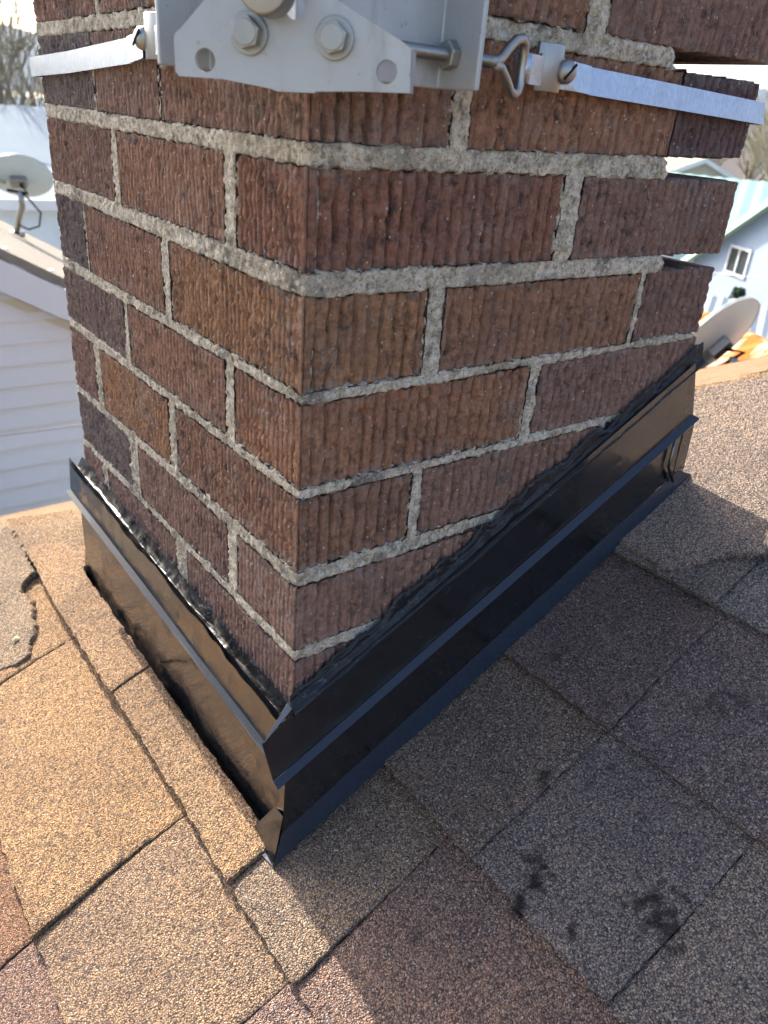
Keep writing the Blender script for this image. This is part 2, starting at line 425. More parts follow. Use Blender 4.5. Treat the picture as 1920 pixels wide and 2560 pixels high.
# roof deck under the shingles, far hip face and walls
dk = MB()
xe = -14 * EXP * CS - .05
dk.add([rp(xe / CS, -2.6, -.004), rp((HIP + 2.6) / CS, -2.6, -.004), rp((HIP - 2.5) / CS, 2.5, -.004), rp(xe / CS, 2.5, -.004)], [[0, 1, 2, 3]], False)
dk.build('roof_deck', FELT, house)
def far_z(y): return ZR + SL * HIP - SL * y
fc = MB()
yy = np.linspace(-2.6, 2.6, 90)
for j in range(-17, 18):
    y0, y1 = j * .136, j * .136 + .150
    xs_ = np.linspace(HIP - y1, 4.5, 160); Xg, Yg = np.meshgrid(xs_, np.array([y0, y1 - .001, y1, y1]))
    Hg = np.array([.001, .006, .006, -.002])[:, None] + (fbm(Xg * 60, Yg * 60, 5) - .5) * .002
    Pg = np.stack([Xg, Yg, far_z(Yg) + Hg], -1); keep = (Xg + Yg > HIP - .01)[:-1, :-1]
    if keep.any(): fc.grid(Pg, mask=keep, flip=False, tint=np.array(TAN), speck=.2, stain=0.)
fc.build('far_hip_shingles', SHINGLE, house)
wl_ = MB(); wl_.box((xe + .3, -2.4, -4.7), (HIP + 1.6, 2.0, xe * SL + ZR - .05)); wl_.build('wall', simple('painted_siding', (.5, .5, .48), .7), house)
# hip-cap shingles: torn pieces lying over both faces
def cap_patch(poly, h, tint, name='hip_cap_shingle', speck=.3):
    """irregular sheet on the near face given by an (x, y) outline, with real thickness"""
    poly = np.array(poly); mn, mx = poly.min(0), poly.max(0); d = .003
    gx = np.arange(mn[0] - d, mx[0] + d, d); gy = np.arange(mn[1] - d, mx[1] + d, d)
    Xg, Yg = np.meshgrid(gx, gy, indexing='ij')
    wx = Xg + (fbm(Xg * 150, Yg * 150, 41, 3) - .5) * .006; wy = Yg + (fbm(Xg * 150, Yg * 150, 42, 3) - .5) * .006
    ins = np.zeros(Xg.shape, bool); n = len(poly)
    for i in range(n):
        (x1, y1), (x2, y2) = poly[i], poly[(i + 1) % n]
        c = ((y1 > wy) != (y2 > wy)) & (wx < (x2 - x1) * (wy - y1) / (y2 - y1 + 1e-12) + x1)
        ins ^= c
    core = ins.copy()
    core[1:-1, 1:-1] = ins[1:-1, 1:-1] & ins[:-2, 1:-1] & ins[2:, 1:-1] & ins[1:-1, :-2] & ins[1:-1, 2:]
    H = np.where(core, h + (fbm(Xg * 12, Yg * 12, 43) - .5) * .003 + (fbm(Xg * 260, Yg * 260, 4, 2) - .5) * .0009, 0.0015)
    keep = ins[:-1, :-1] & ins[1:, 1:] | core[:-1, :-1]
    P = rp(Xg / CS, Yg, H)
    b = MB(); b.grid(P, mask=keep, tint=np.array(tint), speck=speck, stain=np.where(core, 0., 1.))
    return b.build(name, SHINGLE, house)
o1 = cap_patch([(-.069, .54), (-.066, .50), (-.070, .473), (-.078, .44), (-.099, .405), (-.118, .408), (-.135, .423), (-.30, .60), (-.30, HIP + .30), (-.045, HIP + .045 - .0), (-.045, .545)], .0125, (.34, .27, .19))
o2 = cap_patch([(.36, .0), (.364, -.03), (.363, -.046), (.355, -.061), (.372, -.081), (.40, -.103), (.422, -.127), (.70, -.41), (HIP + .2, -.2), (HIP - .12, .12), (.455, .12), (.449, .012), (.449, -.005)], .0135, (.36, .30, .25), speck=.4)
cp = MB()
for i in range(-9, 10):                                   # ridge of bent caps along the hip
    x0 = HIP / 2 + i * .1; dx = np.linspace(0, .125, 30); w = np.concatenate([[-.078], np.linspace(-.078, .078, 41), [.078]])
    Dx, W = np.meshgrid(np.concatenate([[0], dx]), w, indexing='ij')
    X = x0 + Dx + W * .7071; Y = HIP - x0 - Dx + W * .7071
    jit = (fbm(W * 60, Dx * 60 + i, 6) - .5) * .004
    base = np.minimum(roofz(X), far_z(Y)) - .004 * np.exp(-(W / .015) ** 2)
    lift = np.where((np.abs(W) < .0779), .0155 - .05 * Dx + (fbm(X * 20, Y * 20, 8) - .5) * .003, .004)
    lift[0, :] = .003
    cp.grid(np.stack([X + jit, Y + jit, base + lift], -1), tint=np.array([.36, .26, .16]), speck=.2, stain=0.)
cp.build('hip_ridge_caps', SHINGLE, house)
for i, (s_, y_) in enumerate([(-.0160, .4290), (-.0205, .3065), (-.0207, .1675), (-.0205, .0540), (-.1004, .4495)]):
    b = MB(); c = rp(s_ / CS, y_, .0085 if i < 4 else .0135); a = np.linspace(0, 2 * math.pi, 17)[:, None]; e = np.linspace(0, 1.3, 6)[None, :]
    rr = .0042 * (1 + .15 * np.sin(a * 3 + i))
    Pd = np.stack([np.sin(e) * np.cos(a) * rr, np.sin(e) * np.sin(a) * rr, np.cos(e) * rr * .75 - .001 + 0 * a], -1)
    b.grid(Pd + c, flip=True); b.build('caulked_nail_head', GUM, house)
b = MB(); c = rp(.4745 / CS, .0045, .004); a = np.linspace(0, 2 * math.pi, 17)[:, None]; e = np.linspace(0, 1.5, 6)[None, :]
b.grid(np.stack([np.sin(e) * np.cos(a) * .0042, np.sin(e) * np.sin(a) * .0042, np.cos(e) * .003 + 0 * a], -1) + c, flip=True)
b.tube([c + np.array([.003, -.006, .001]), c + np.array([.006, -.010, .002])], .0022, 8)
b.build('roofing_screw', m_galv('bright_zinc_screw', (.8, .8, .78), .3, False), house)

# ------------------------------------------------------------------ chimney
WR, WL = .4286, .474
chimney = empty('chimney', (0.21, 0.237, -0.19), 'square red-brown ribbed brick chimney with pale recessed mortar', 'chimney')
D2R = .0035
def place(T, Z, dep):
    """T signed distance round the near corner (negative = left face), Z height, dep inward depth"""
    right = T >= 0
    X = np.where(right, T, 0.); Y = np.where(right, 0., -T)
    w = np.clip(.5 + T / (2 * .006), 0, 1); w = w * w * (3 - 2 * w)        # 0 left .. 1 right
    nx = (1 - w); ny = w; ln = np.hypot(nx, ny)
    nx, ny = nx / ln, ny / ln
    rnd_ = .0022 * np.clip(1 - np.abs(T) / .004, 0, 1) ** 2
    return np.stack([X + nx * (dep + rnd_), Y + ny * (dep + rnd_), Z], -1)
br = MB(); RECTS = []
def brick(t0, t1, zb0, zb1, zt0, zt1, tint, D0=.016, D1=.016, DZ=.016, amp=1.0, rec=0.0, res=.0009, seed=0):
    """t0..t1 along the wall, bottom z from zb0 to zb1, top z from zt0 to zt1, end depths D0/D1"""
    RECTS.append((t0, t1, zb0, zb1, zt0, zt1))
    nt = max(4, int((t1 - t0) / res)); nz = max(4, int((zt0 - zb0) / res))
    t = np.concatenate([[t0, t0, t0], np.linspace(t0, t1, nt), [t1, t1, t1]])
    dt = np.concatenate([[D0, D0 * .5, D0 * .12], np.zeros(nt), [D1 * .12, D1 * .5, D1]])
    q = np.concatenate([[0, 0, 0], np.linspace(0, 1, nz), [1, 1, 1]]); dq = np.concatenate([[DZ, DZ * .5, DZ * .12], np.zeros(nz), [DZ * .12, DZ * .5, DZ]])
    Q, T = np.meshgrid(q, t, indexing='ij'); DQ, DT = np.meshgrid(dq, dt, indexing='ij')
    f = (T - t0) / (t1 - t0)
    ZB = zb0 + (zb1 - zb0) * f; ZT = zt0 + (zt1 - zt0) * f
    Z = ZB + (ZT - ZB) * Q
    # ragged arrises
    Z = Z + np.where(Q > .5, 1, 0) * (fbm(T * 240, T * 0, seed + 1, 3) - .6) * .0034 * np.clip(Q * 2 - 1, 0, 1) ** 3 - np.where(Q < .5, 1, 0) * (fbm(T * 240, T * 0, seed + 2, 3) - .6) * .0034 * np.clip(1 - Q * 2, 0, 1) ** 3
    ej = .0024 * (fbm(Z * 300, Z * 0 + seed, 5, 3) - .6)
    T2 = T + np.clip(1 - (T - t0) / .004, 0, 1) * -ej + np.clip(1 - (t1 - T) / .004, 0, 1) * ej
    dep = np.maximum(DQ, DT); front = (DQ == 0) & (DT == 0)
    frq = np.where(T < -.004, 215., 150.)
    vr = .72 + .5 * ((seed * 37 % 17) / 16.)
    wv = T + .0010 * (vn(T * 45, Z * 45, 3 + seed) - .5) + .0012 * (vn(T * 200, Z * 160, 8) - .5)
    n1 = vn(wv * frq, Z * 16 + seed, 1); rid = 1 - np.abs(2 * n1 - 1)
    n2 = vn(wv * frq * 1.9, Z * 110, 2 + seed); n3 = fbm(T * 420, Z * 260, 4, 2)
    tear = np.clip(vn(T * 130, Z * 210, 6 + seed) - .55, 0, 1) * 2
    per = np.where(T < -.004, .0060, .0098)
    ph = wv / per + .55 * vn(T * 30, Z * 5 + seed, 91) + .16 * vn(T * 150, Z * 130, 92); ph = ph - np.floor(ph)
    gr = np.exp(-((ph - .5) / .17) ** 2) * np.clip(.35 + 1.2 * vn(T * 110, Z * 80 + seed, 93), 0, 1.5) + .3 * (1 - np.sin(np.pi * ph))
    dd = (np.where(T < 0, .0030, .0042) * gr + .0003 * (1 - rid) ** 1.5 + .0006 * n2 + .0015 * fbm(T * 330, Z * 250, 19 + seed, 3) + .0020 * tear * (n2 > .3) + .0022 * np.clip(vn(T * 170, Z * 150, 44 + seed) - .72, 0, 1) * 3) * amp * vr
    dd = dd * (1 - .85 * np.exp(-((T + .002) / .0035) ** 2))
    dd = dd + .0014 * (vn(T * 22, Z * 22, 15 + seed) - .3) * .6
    ed = np.minimum(np.minimum(T - t0, t1 - T), np.minimum(Z - ZB, ZT - Z)); ed = np.maximum(ed, 0)
    dd = dd + .0013 * np.clip(1 - ed / .0022, 0, 1) ** 2 * (.5 + fbm(T * 120, Z * 120, 30 + seed, 2))
    dep = np.where(front, dd, dep) + rec
    edge = np.where(front, np.clip(1 - ed / .009, 0, 1), 1.0)
    vt = np.array(tint) * (1 + .0 * T[..., None])
    br.grid(place(T2, Z, dep), flip=False, tint=np.broadcast_to(vt, T.shape + (3,)), edge=edge)
# joints: (bottom z, top z) at the left end, corner, right end
J = {'F': ((-.066, -.060), (-.069, -.058), (-.069, -.058)), 'E': ((-.0023, .0036), (.0030, .0131), (.003, .0131)),
     'D': ((.0608, .0674), (.0668, .0793), (.067, .078)), 'C': ((.1343, .1430), (.1344, .1411), (.1335, .139)),
     'B': ((.1955, .2055), (.1993, .2065), (.1997, .2040)), 'A': ((.2669, .2776), (.2636, .2777), (.2623, .2740)),
     'Z': ((.3334, .3439), (.3325, .3430), (.3325, .3490)), 'Y': ((.3985, .4080), (.4020, .4125), (.4045, .4173)),
     'X': ((.466, .476), (.472, .482), (.476, .487))}
order = ['F', 'E', 'D', 'C', 'B', 'A', 'Z', 'Y', 'X']; rowname = ['F', 'E', 'D', 'C', 'B', 'A', 'Z', 'Y']
def jz(key, t, top):
    l, c, r = J[key]; i = 1 if top else 0
    return c[i] + (r[i] - c[i]) * t / WR if t >= 0 else c[i] + (l[i] - c[i]) * (-t) / WL
R0 = (.338, .180, .110); R1 = (.312, .173, .112); R2 = (.288, .170, .124); BR = (.362, .196, .108); DKB = (.215, .148, .122); GRY = (.190, .148, .132); MAR = (.278, .167, .128)
CUTS = {  # row: signed joints (left, right edges) and tints from left end to right end
 'Y': ([(-.31, -.30), (-.11, -.10), (.2029, .2226)], [R2, R2, R1, MAR]),
 'Z': ([(-.328, -.325), (-.1965, -.1945), (.100, .1136), (.3185, .3195)], [GRY, R2, R2, R0, (.17,.112,.108)]),
 'A': ([(-.2996, -.2867), (-.1001, -.0849), (.2087, .2274)], [R2, R1, (.30, .150, .100), MAR]),
 'B': ([(-.389, -.3835), (-.2076, -.1942), (.096, .1108), (.3195, .326)], [GRY, R1, BR, R0, MAR]),
 'C': ([(-.3016, -.2923), (-.105, -.0913), (.2056, .2164)], [DKB, R1, (.345, .178, .105), MAR]),
 'D': ([(-.3974, -.3806), (-.2131, -.1973), (.0982, .1072), (.31, .32)], [MAR, BR, R1, R2, MAR]),
 'E': ([(-.315, -.2934), (-.1058, -.0903), (.205, .216)], [GRY, MAR, R2, R2]),
 'F': ([(-.407, -.3914), (-.2123, -.1888), (.1, .11), (.31, .32)], [MAR, MAR, MAR, R2, R2])}
for ri, rn_ in enumerate(rowname):
    lo, hi = order[ri], order[ri + 1]
    cuts, tints = CUTS[rn_]; ts = [-WL] + [c for ab in cuts for c in ab] + [WR]
    for bi in range(len(tints)):
        t0, t1 = ts[2 * bi], ts[2 * bi + 1]
        last = t1 >= WR - 1e-6; first = t0 <= -WL + 1e-6
        deep = last and rn_ in 'YZABC'
        tn = np.array(tints[bi]) * rnd.uniform(.94, 1.08)
        brick(t0, t1, jz(lo, t0, True), jz(lo, t1, True), jz(hi, t0, False), jz(hi, t1, False), tn,
              D0=.095 if first else .016, D1=.095 if last else .016, DZ=.095 if deep else (.05 if first else .016), seed=ri * 11 + bi * 3,
              rec=.0035 if (rn_ == 'Z' and last) else 0, amp=1.15 if last else 1.0)
# rear and side courses, and the stack above the frame (plain depth bricks)
zz = [J[k][1][1] for k in order[:-1]] ; tops = [J[k][1][0] for k in order[1:]]
def plain(x0, x1, y0, y1, z0, z1):
    br.box((x0, y0, z0), (x1, y1, z1), tint=np.array([rnd.uniform(.14, .2), .085, .06]), edge=.2)
for z0, z1 in zip(zz, tops):
    off = rnd.choice([0, .1])
    y = .105
    while y < .46:
        y2 = min(y + .19 - off, WL); off = 0
        if WL - y2 < .03: y2 = WL
        plain(.335, WR, y, y2, z0 + .002, z1 - .002); y = y2 + .01
    x = .105
    while x < .32:
        x2 = min(x + .19, .325); plain(x, x2, WL - .09, WL - .001, z0 + .002, z1 - .002); x = x2 + .01
z = .482
for k in range(9):
    off = (k % 2) * .1; zt = z + .057
    for s_, L_ in ((1, WR), (-1, WL)):
        pass
    brick(-WL, -.21 + off, z, z, zt, zt, R1, D0=.09, res=.004, seed=60 + k); brick(-.20 + off, .09 + off, z, z, zt, zt, R0, res=.004, seed=70 + k)
    if off == 0: brick(-.20, .19, z, z, zt, zt, R0, res=.004, seed=80 + k); brick(.20, WR, z, z, zt, zt, R2, D1=.09, res=.004, seed=90 + k)
    else: brick(.20, WR, z, z, zt, zt, R2, D1=.09, res=.004, seed=90 + k)
    plain(.1, WR - .001, WL - .09, WL - .001, z + .002, zt - .002); plain(.335, WR - .001, .105, WL - .1, z + .002, zt - .002)
    z += .0675
br.build('brickwork', BRICK, chimney)
# mortar: one continuous recessed sheet round the corner, broken off short of the far right corner
mo = MB()
for za, zb, r_ in ((-.2, -.075, .004), (-.075, .495, .0013)):
    T, Z = np.meshgrid(np.arange(-WL + .004, WR, r_), np.arange(za, zb, r_))
    zk = np.array([-.1, .20, .2085, .262, .275, .33, .35, .40, .42, .47]); xk = np.array([.4245, .423, .419, .352, .338, .322, .314, .31, .292, .292])
    xe_ = np.interp(Z, zk, xk) + (fbm(Z * 140, Z * 0, 77, 3) - .5) * .016
    over = np.maximum(T - xe_, 0); gap = Z > .195
    d = .0008 + .0026 * (fbm(T * 60, Z * 60, 50, 3)) + .0032 * (fbm(T * 330, Z * 330, 52, 3) - .5)
    d = d + .003 * np.clip(1 - np.abs(T) / .012, 0, 1) ** 2
    d = d + .004 * np.clip(vn(T * 28, Z * 40, 55) - .62, 0, 1) * 2.2 * (T > .1)
    inb = np.zeros(T.shape)
    for (a0, a1, b0, b1, c0, c1) in RECTS:
        f_ = (T - a0) / (a1 - a0); lo_z = b0 + (b1 - b0) * f_; hi_z = c0 + (c1 - c0) * f_
        e_ = np.minimum(np.minimum(T - a0, a1 - T), np.minimum(Z - lo_z, hi_z - Z))
        inb = np.maximum(inb, np.clip((e_ - .0001 + .0028 * (fbm(T * 190, Z * 190, 88, 3) - .55)) / .0020, 0, 1))
    d = d + .007 * inb
    P = place(np.minimum(T, xe_), Z, d)
    P[..., 0] += np.where(gap, over * .72, over); P[..., 1] += np.where(gap, over * 1.0, 0)
    mo.grid(P)
mo.grid(np.stack(np.broadcast_arrays(np.linspace(WL * 0 + .01, WR - .005, 60)[None, :], WL - .006 + 0 * np.linspace(0, 1, 40)[:, None], np.linspace(-.2, 1.1, 40)[:, None]), -1), flip=False)
mo.box((.012, .012, -.2), (.285, WL - .007, .47)); mo.box((.288, .11, -.2), (WR - .008, WL - .008, .47)); mo.box((.012, .012, .473), (WR - .008, WL - .008, 1.09))  # unseen core boxes added to block light inside the stack
mo.build('mortar', MORTAR, chimney)
cr = MB(); cr.box((-.03, -.03, 1.088), (WR + .03, WL + .03, 1.14)); cr.build('crown', MORTAR, chimney)

# ------------------------------------------------------------------ flashing
def sheet(mb, prof, us, f, thick=.0007, wav=.0006, seed=0):
    """sweep: prof = list of rows (fraction list), f(row, u) gives a point"""
    rows = []
    for r in prof: rows.append(np.stack([f(r, u) for u in us]))
    P = np.stack(rows); return P
def lerp_rows(pts, k):
    """pts list of (n, 3) row curves -> refined by k between rows"""
    out = []
    for a, b in zip(pts[:-1], pts[1:]):
        for i in range(k): out.append(a + (b - a) * i / k)
    out.append(pts[-1]); return np.stack(out)
def metal(mb, rows, k, nvec, seed, amp=.0007):
    P = lerp_rows(rows, k); s = np.arange(P.shape[1]) / P.shape[1]
    w = (fbm(P[..., 0] * 11 + P[..., 1] * 11, P[..., 2] * 14, seed, 2) - .5) * amp * 2
    P = P + np.asarray(nvec) * w[..., None]
    mb.grid(P); return P
us = np.linspace(0, 1, 120)
# --- right side
fr = empty('roof_flashing', (.2, -.015, -.09), 'black glossy flashing climbing the shaded right face of the chimney', 'flashing', 'chimney flashings')
def rc(y, z0, z1, x0, x1): x = x0 + (x1 - x0) * us; return np.stack([x, y + 0 * x, z0 + (z1 - z0) * us], -1)
b = MB()
top = rc(-.0085, -.0345, .1795, -.0035, .4175); midl = rc(-.009, -.0519, .170, -.0304, .421)
bot = rc(-.010, -.0945, .1275, -.0212, .4345); led = rc(-.0160, -.0975, .1245, -.0205, .4385); led2 = rc(-.0155, -.0987, .1232, -.0205, .4382); bk = rc(-.008, -.1035, .1185, -.0175, .431)
metal(b, [top, midl, bot], 10, (0, 1, 0), 5)
b.build('counter_flashing', BLACK, fr)
b = MB(); metal(b, [bot, led], 3, (0, 0, 1), 6, .0003); metal(b, [led, led2, bk], 2, (0, 1, 0), 7, .0003); b.build('drip_edge', DRIP, fr)
b = MB()
t_ = rc(-.005, -.100, .118, -.0075, .435); lo_ = rc(-.006, -.1700, .0505, -.0105, .444); ou = rc(-.0135, -.1985, .060, -.0225, .466); ou[:, 2] = roofz(ou[:, 0]) + .0115
lo_[:, 2] = roofz(lo_[:, 0]) + .030
metal(b, [t_, lo_], 10, (0, 1, 0), 8, .0006); b.prism([(-.0098, -.006, -.1435), (-.0225, -.0132, roofz(-.0225) + .012), (-.0250, .0098, roofz(-.025) + .012), (-.0185, .0285, -.1850), (-.0062, .0128, -.152)], (.0008, .0008, -.0006))
# end plate where the flashing returns round the far corner, with its folded seam
b.prism([(.4345, -.006, .115), (.4495, -.006, .121), (.4540, -.006, .058), (.4370, -.006, .049)], (0, .0008, 0))
b.tube([(.418, -.0085, .108), (.419, -.009, .075), (.432, -.010, .057)], .0016, 8)
b.build('base_flashing', BLACK, fr)
b = MB(); metal(b, [lo_, ou], 3, (0, .5, .8), 9, .00015); b.build('roof_flange', DRIP, fr)
b = MB(); b.prism([(-.0035, -.0052, -.0345), (-.0304, -.0098, -.0517), (-.0100, -.0003, -.0383), (-.0035, .0008, -.0325)], (.0003, .0003, -.0009)); b.build('corner_fold', BLACK, fr)
def bead(mb, f, n_u=620, n_v=22):
    u = np.linspace(0, 1, n_u)[None, :]; v = np.linspace(-1, 1, n_v)[:, None]; mb.grid(f(u, v))
b = MB()
def fs(u, v):
    x = -.004 + .436 * u; z0 = -.0335 + .2150 * u
    wup = .004 + .019 * fbm(u * 22, u * 0, 61, 5) ** 1.3 + .012 * np.clip(u - .5, 0, 1); wdn = .003 + .006 * fbm(u * 28, u * 0, 62, 4)
    z = z0 + np.where(v > 0, v * wup, v * wdn) 
    bul = np.sqrt(np.clip(1 - v * v, 0, 1)) * (.0016 + .0022 * fbm(u * 26, v * 4, 64, 3)) + .0008 * fbm(u * 45, v * 9, 65, 3)
    y = -.0012 - bul - .0062 * np.clip(.45 - v, 0, 1)
    return np.stack(np.broadcast_arrays(x, y, z), -1)
bead(b, fs); b.build('sealant', TAR, fr)
# --- left side
fl = empty('roof_flashing', (-.015, .25, -.11), 'brown-reflecting black flashing along the level left face of the chimney', 'flashing', 'chimney flashings')
def lc(x, z0, z1, y0, y1): y = y0 + (y1 - y0) * us; return np.stack([x + 0 * y, y, z0 + (z1 - z0) * us], -1)
top = lc(-.0105, -.0385, -.0235, -.0003, .4875); bot = lc(-.0115, -.0845, -.0700, .0020, .499); led = lc(-.0165, -.0880, -.0735, .0005, .501)
top[:, 0] -= .001; led2 = lc(-.0161, -.0893, -.0748, .0005, .501); bk = lc(-.0105, -.0935, -.079, .003, .496)
b = MB(); P = metal(b, [top, bot], 16, (1, 0, 0), 15, .0012); b.build('counter_flashing', BLACK, fl)
b = MB(); metal(b, [bot, led], 3, (0, 0, 1), 16, .0003); metal(b, [led, led2, bk], 2, (1, 0, 0), 17, .0003); b.build('drip_edge', DRIP_L, fl)
b = MB(); metal(b, [lc(-.006, -.080, -.070, -.0045, .4830), lc(-.0062, -.1440, -.150, -.0050, .4835), lc(-.0062, -.1950, -.193, .012, .503)], 10, (1, 0, 0), 18, .0012)
b.build('base_flashing', BLACK, fl)
b = MB()
def fs2(u, v):
    y = .001 + .484 * u; z0 = -.0385 + .0150 * u
    vv = (v + 1) / 2                                               # 0 at the metal lip, 1 on the brick
    x = -.0135 + (.0155 + .001 * fbm(u * 30, v * 3, 71, 2)) * vv - .003 * (1 - vv) * fbm(u * 16, u * 0, 75, 2)
    z = z0 - .0055 * (1 - vv) * fbm(u * 18, u * 0, 74, 2) - .010 * np.sin(np.pi * vv) * (.8 + .35 * fbm(u * 12, v * 2, 72, 2)) + .004 * vv * fbm(u * 30, u * 0, 73, 3) - .003 * vv + .0008 * fbm(u * 40, v * 5, 76, 2)
    return np.stack(np.broadcast_arrays(x, y, z), -1)
bead(b, fs2); b.build('sealant', TAR, fl)

# ------------------------------------------------------------------ mast bracket, strap, clamps
mb_ = empty('mast_bracket', (-.03, -.03, .37), 'grey steel mast bracket with two hex bolts held on the chimney corner', 'bracket')
f_ = np.array([-1, -1, 0]) / math.sqrt(2)
outl = [(-.0605, -.0244, .415), (-.0651, -.0198, .3969), (-.0727, -.0121, .3861), (-.0745, -.0104, .3843), (-.0750, -.0099, .3825), (-.0749, -.0100, .3697), (-.0736, -.0113, .3682),
        (-.0605, -.0244, .3685), (-.0505, -.0344, .3672), (-.0441, -.0407, .3662), (-.0426, -.0423, .3655), (-.0309, -.054, .3661), (-.0303, -.0546, .3667), (-.0167, -.0682, .3681),
        (-.0014, -.0835, .369), (-.0020, -.0828, .3851), (-.0046, -.0803, .3874), (-.0179, -.067, .3958), (-.0248, -.06, .4004), (-.0310, -.0538, .415)]
from mathutils.geometry import tessellate_polygon
E_ = np.array([1, -1, 0]) / math.sqrt(2)
def holed(outline, holes, th, seg=28):
    loops = [[np.array(p) for p in outline]]
    for c, r in holes:
        loops.append([np.array(c) + E_ * r * math.cos(-2 * math.pi * k / seg) + np.array([0, 0, 1.]) * r * math.sin(-2 * math.pi * k / seg) for k in range(seg)])
    tri = tessellate_polygon([[Vector((float(p @ E_), float(p[2]), 0)) for p in lp] for lp in loops])
    V = [p for lp in loops for p in lp]; n = len(V); V2 = [p - f_ * th for p in V]
    F = [list(q) for q in tri] + [[a + n for a in q][::-1] for q in tri]; k = 0
    for lp in loops:
        m_ = len(lp)
        for a in range(m_): F.append([k + a, k + (a + 1) % m_, k + (a + 1) % m_ + n, k + a + n])
        k += m_
    b = MB(); b.add(V + V2, F, False); return b
holed(outl, [((-.0652, -.0196, .3751), .0046), ((-.0375, -.0473, .3968), .0044), ((-.0089, -.0760, .3762), .0045)], .003).build('front_plate', PLATE, mb_, bevel=.0006)
b = MB(); b.prism([(-.0014, -.0835, .369), (-.0020, -.0828, .3851), (.010, -.071, .3851), (.010, -.071, .369)], tuple(-f_ * .0025)); b.build('plate_lip', PLATE, mb_, bevel=.0006)
def disc(mbx, c, n, r, t, seg=28, hexa=False):
    n = Vector(n).normalized(); c = Vector(c)
    a = n.cross(Vector((0, 0, 1))).normalized(); bb = n.cross(a)
    seg = 6 if hexa else seg
    V = [tuple(c + (a * math.cos(2 * math.pi * k / seg + .3) + bb * math.sin(2 * math.pi * k / seg + .3)) * r) for k in range(seg)]
    mbx.prism(V, tuple(n * t))
for cx in ((-.0512, -.0337, .3862), (-.0250, -.0599, .3868)):
    b = MB(); disc(b, np.array(cx) + f_ * .0004, f_, .0082, .0014); w_ = b.build('washer', GALV_DULL, mb_, bevel=.0004)
    b = MB(); disc(b, np.array(cx) + f_ * .0019, f_, .0064, .0055, hexa=True); disc(b, np.array(cx) + f_ * .0070, f_, .0050, .0008)
    b.build('hex_bolt', GALV_DULL, mb_, bevel=.0007)
b = MB(); b.tube([np.array((-.0500, -.0480, .4020)) * 1 + np.array([.0035, .0035, -.0]), np.array((-.0500, -.0480, .4020)) + f_ * .010], .0105, 24); 
b.build('mast_clamp_nut', GALV_DULL, mb_, bevel=.001)
path = [(-.050, .070), (-.018, .070), (-.018, -.018), (.070, -.018), (.070, -.050)]
def bent(pts, z0, z1, th):
    b = MB(); n = len(pts); V = []
    for i, (x, y) in enumerate(pts):
        p0 = Vector(pts[max(i - 1, 0)]); p1 = Vector(pts[min(i + 1, n - 1)]); 
        d0 = (Vector((x, y)) - p0).normalized() if i else (p1 - Vector((x, y))).normalized(); d1 = (p1 - Vector((x, y))).normalized() if i < n - 1 else d0
        n0 = Vector((d0.y, -d0.x)); n1 = Vector((d1.y, -d1.x)); mm = (n0 + n1); mm = mm / max(mm.length_squared, 1e-9) * 2 * .5 * 2 if mm.length else n0
        mm = (n0 + n1).normalized() / max(.3, (n0 + n1).normalized().dot(n0))
        for zq in (z0, z1):
            V.append((x, y, zq)); V.append((x + mm.x * th, y + mm.y * th, zq))
    F = []
    for i in range(n - 1):
        a, c = i * 4, i * 4 + 4
        F += [[a, c, c + 2, a + 2], [a + 1, a + 3, c + 3, c + 1], [a, a + 1, c + 1, c], [a + 2, c + 2, c + 3, a + 3]]
    F += [[0, 2, 3, 1], [4 * n - 4, 4 * n - 3, 4 * n - 1, 4 * n - 2]]
    b.add(V, F, False); return b
bent(path, .3740, .62, .003).build('back_plate', PLATE, mb_, bevel=.0009)
# eye bolts, one each side (mirror about x = y)
def sw(p, side): return p if side > 0 else (p[1], p[0], p[2])
for side in (1, -1):
    par = mb_
    b = MB()
    pts = [(x, -.030, .3893) for x in np.linspace(.012, .094, 240)]
    b.tube([sw(p, side) for p in pts], [.0031 + .00035 * math.sin(i * 2.1) for i in range(240)], 12); b.build('threaded_rod', GALV_DULL, par)
    b = MB(); disc(b, sw((.0685, -.030, .3893), side), sw((-1, 0, 0), side), .0095, .0013); nx = sw((.0672, -.030, .3893), side)
    b.build('washer', GALV_DULL, par, bevel=.0004)
    b = MB(); disc(b, nx, sw((-1, 0, 0), side), .0072, .0058, hexa=True); b.build('hex_nut', GALV_DULL, par, bevel=.0007)
    b = MB(); loop = [(.093, -.030, .3893), (.099, -.029, .3896), (.104, -.0275, .3915), (.1105, -.0262, .3972), (.1165, -.025, .4015), (.1215, -.0245, .4025), (.1250, -.0235, .4005), (.1262, -.0225, .3965),
                      (.1262, -.0220, .389), (.1262, -.0222, .3810), (.1245, -.0230, .3772), (.1210, -.0240, .3755), (.1165, -.025, .3768), (.1115, -.0265, .3815), (.1045, -.028, .3870), (.098, -.0292, .3889)]
    b.tube([sw(p, side) for p in loop], .0027, 12); b.build('eye_loop', GALV_DULL, par)
strap = empty('steel_strap', (.2, .2, .385), 'thin bright galvanised steel strap wrapped round the upper chimney bricks', 'strap')
def band(pts, mat, name, hh=.0078, th=.0008):
    b = MB(); n = len(pts); rows = []
    P = np.array(pts, float)
    dirs = np.gradient(P, axis=0); nn = np.stack([dirs[:, 1], -dirs[:, 0], 0 * dirs[:, 0]], -1); nn /= np.linalg.norm(nn, axis=1)[:, None] + 1e-9
    up = np.array([0, 0, hh]); o = nn * th
    tl = nn * -hh * .22 * ((P[:, 1] < .01) & (P[:, 0] > .17))[:, None]
    ring = [P - up - tl * .9, P + up + tl * .9, P + up + o + tl * .9, P + o, P - up + o - tl * .9, P - up - tl * .9]
    b.grid(np.stack(ring), smooth=False); return b.build(name, mat, strap)
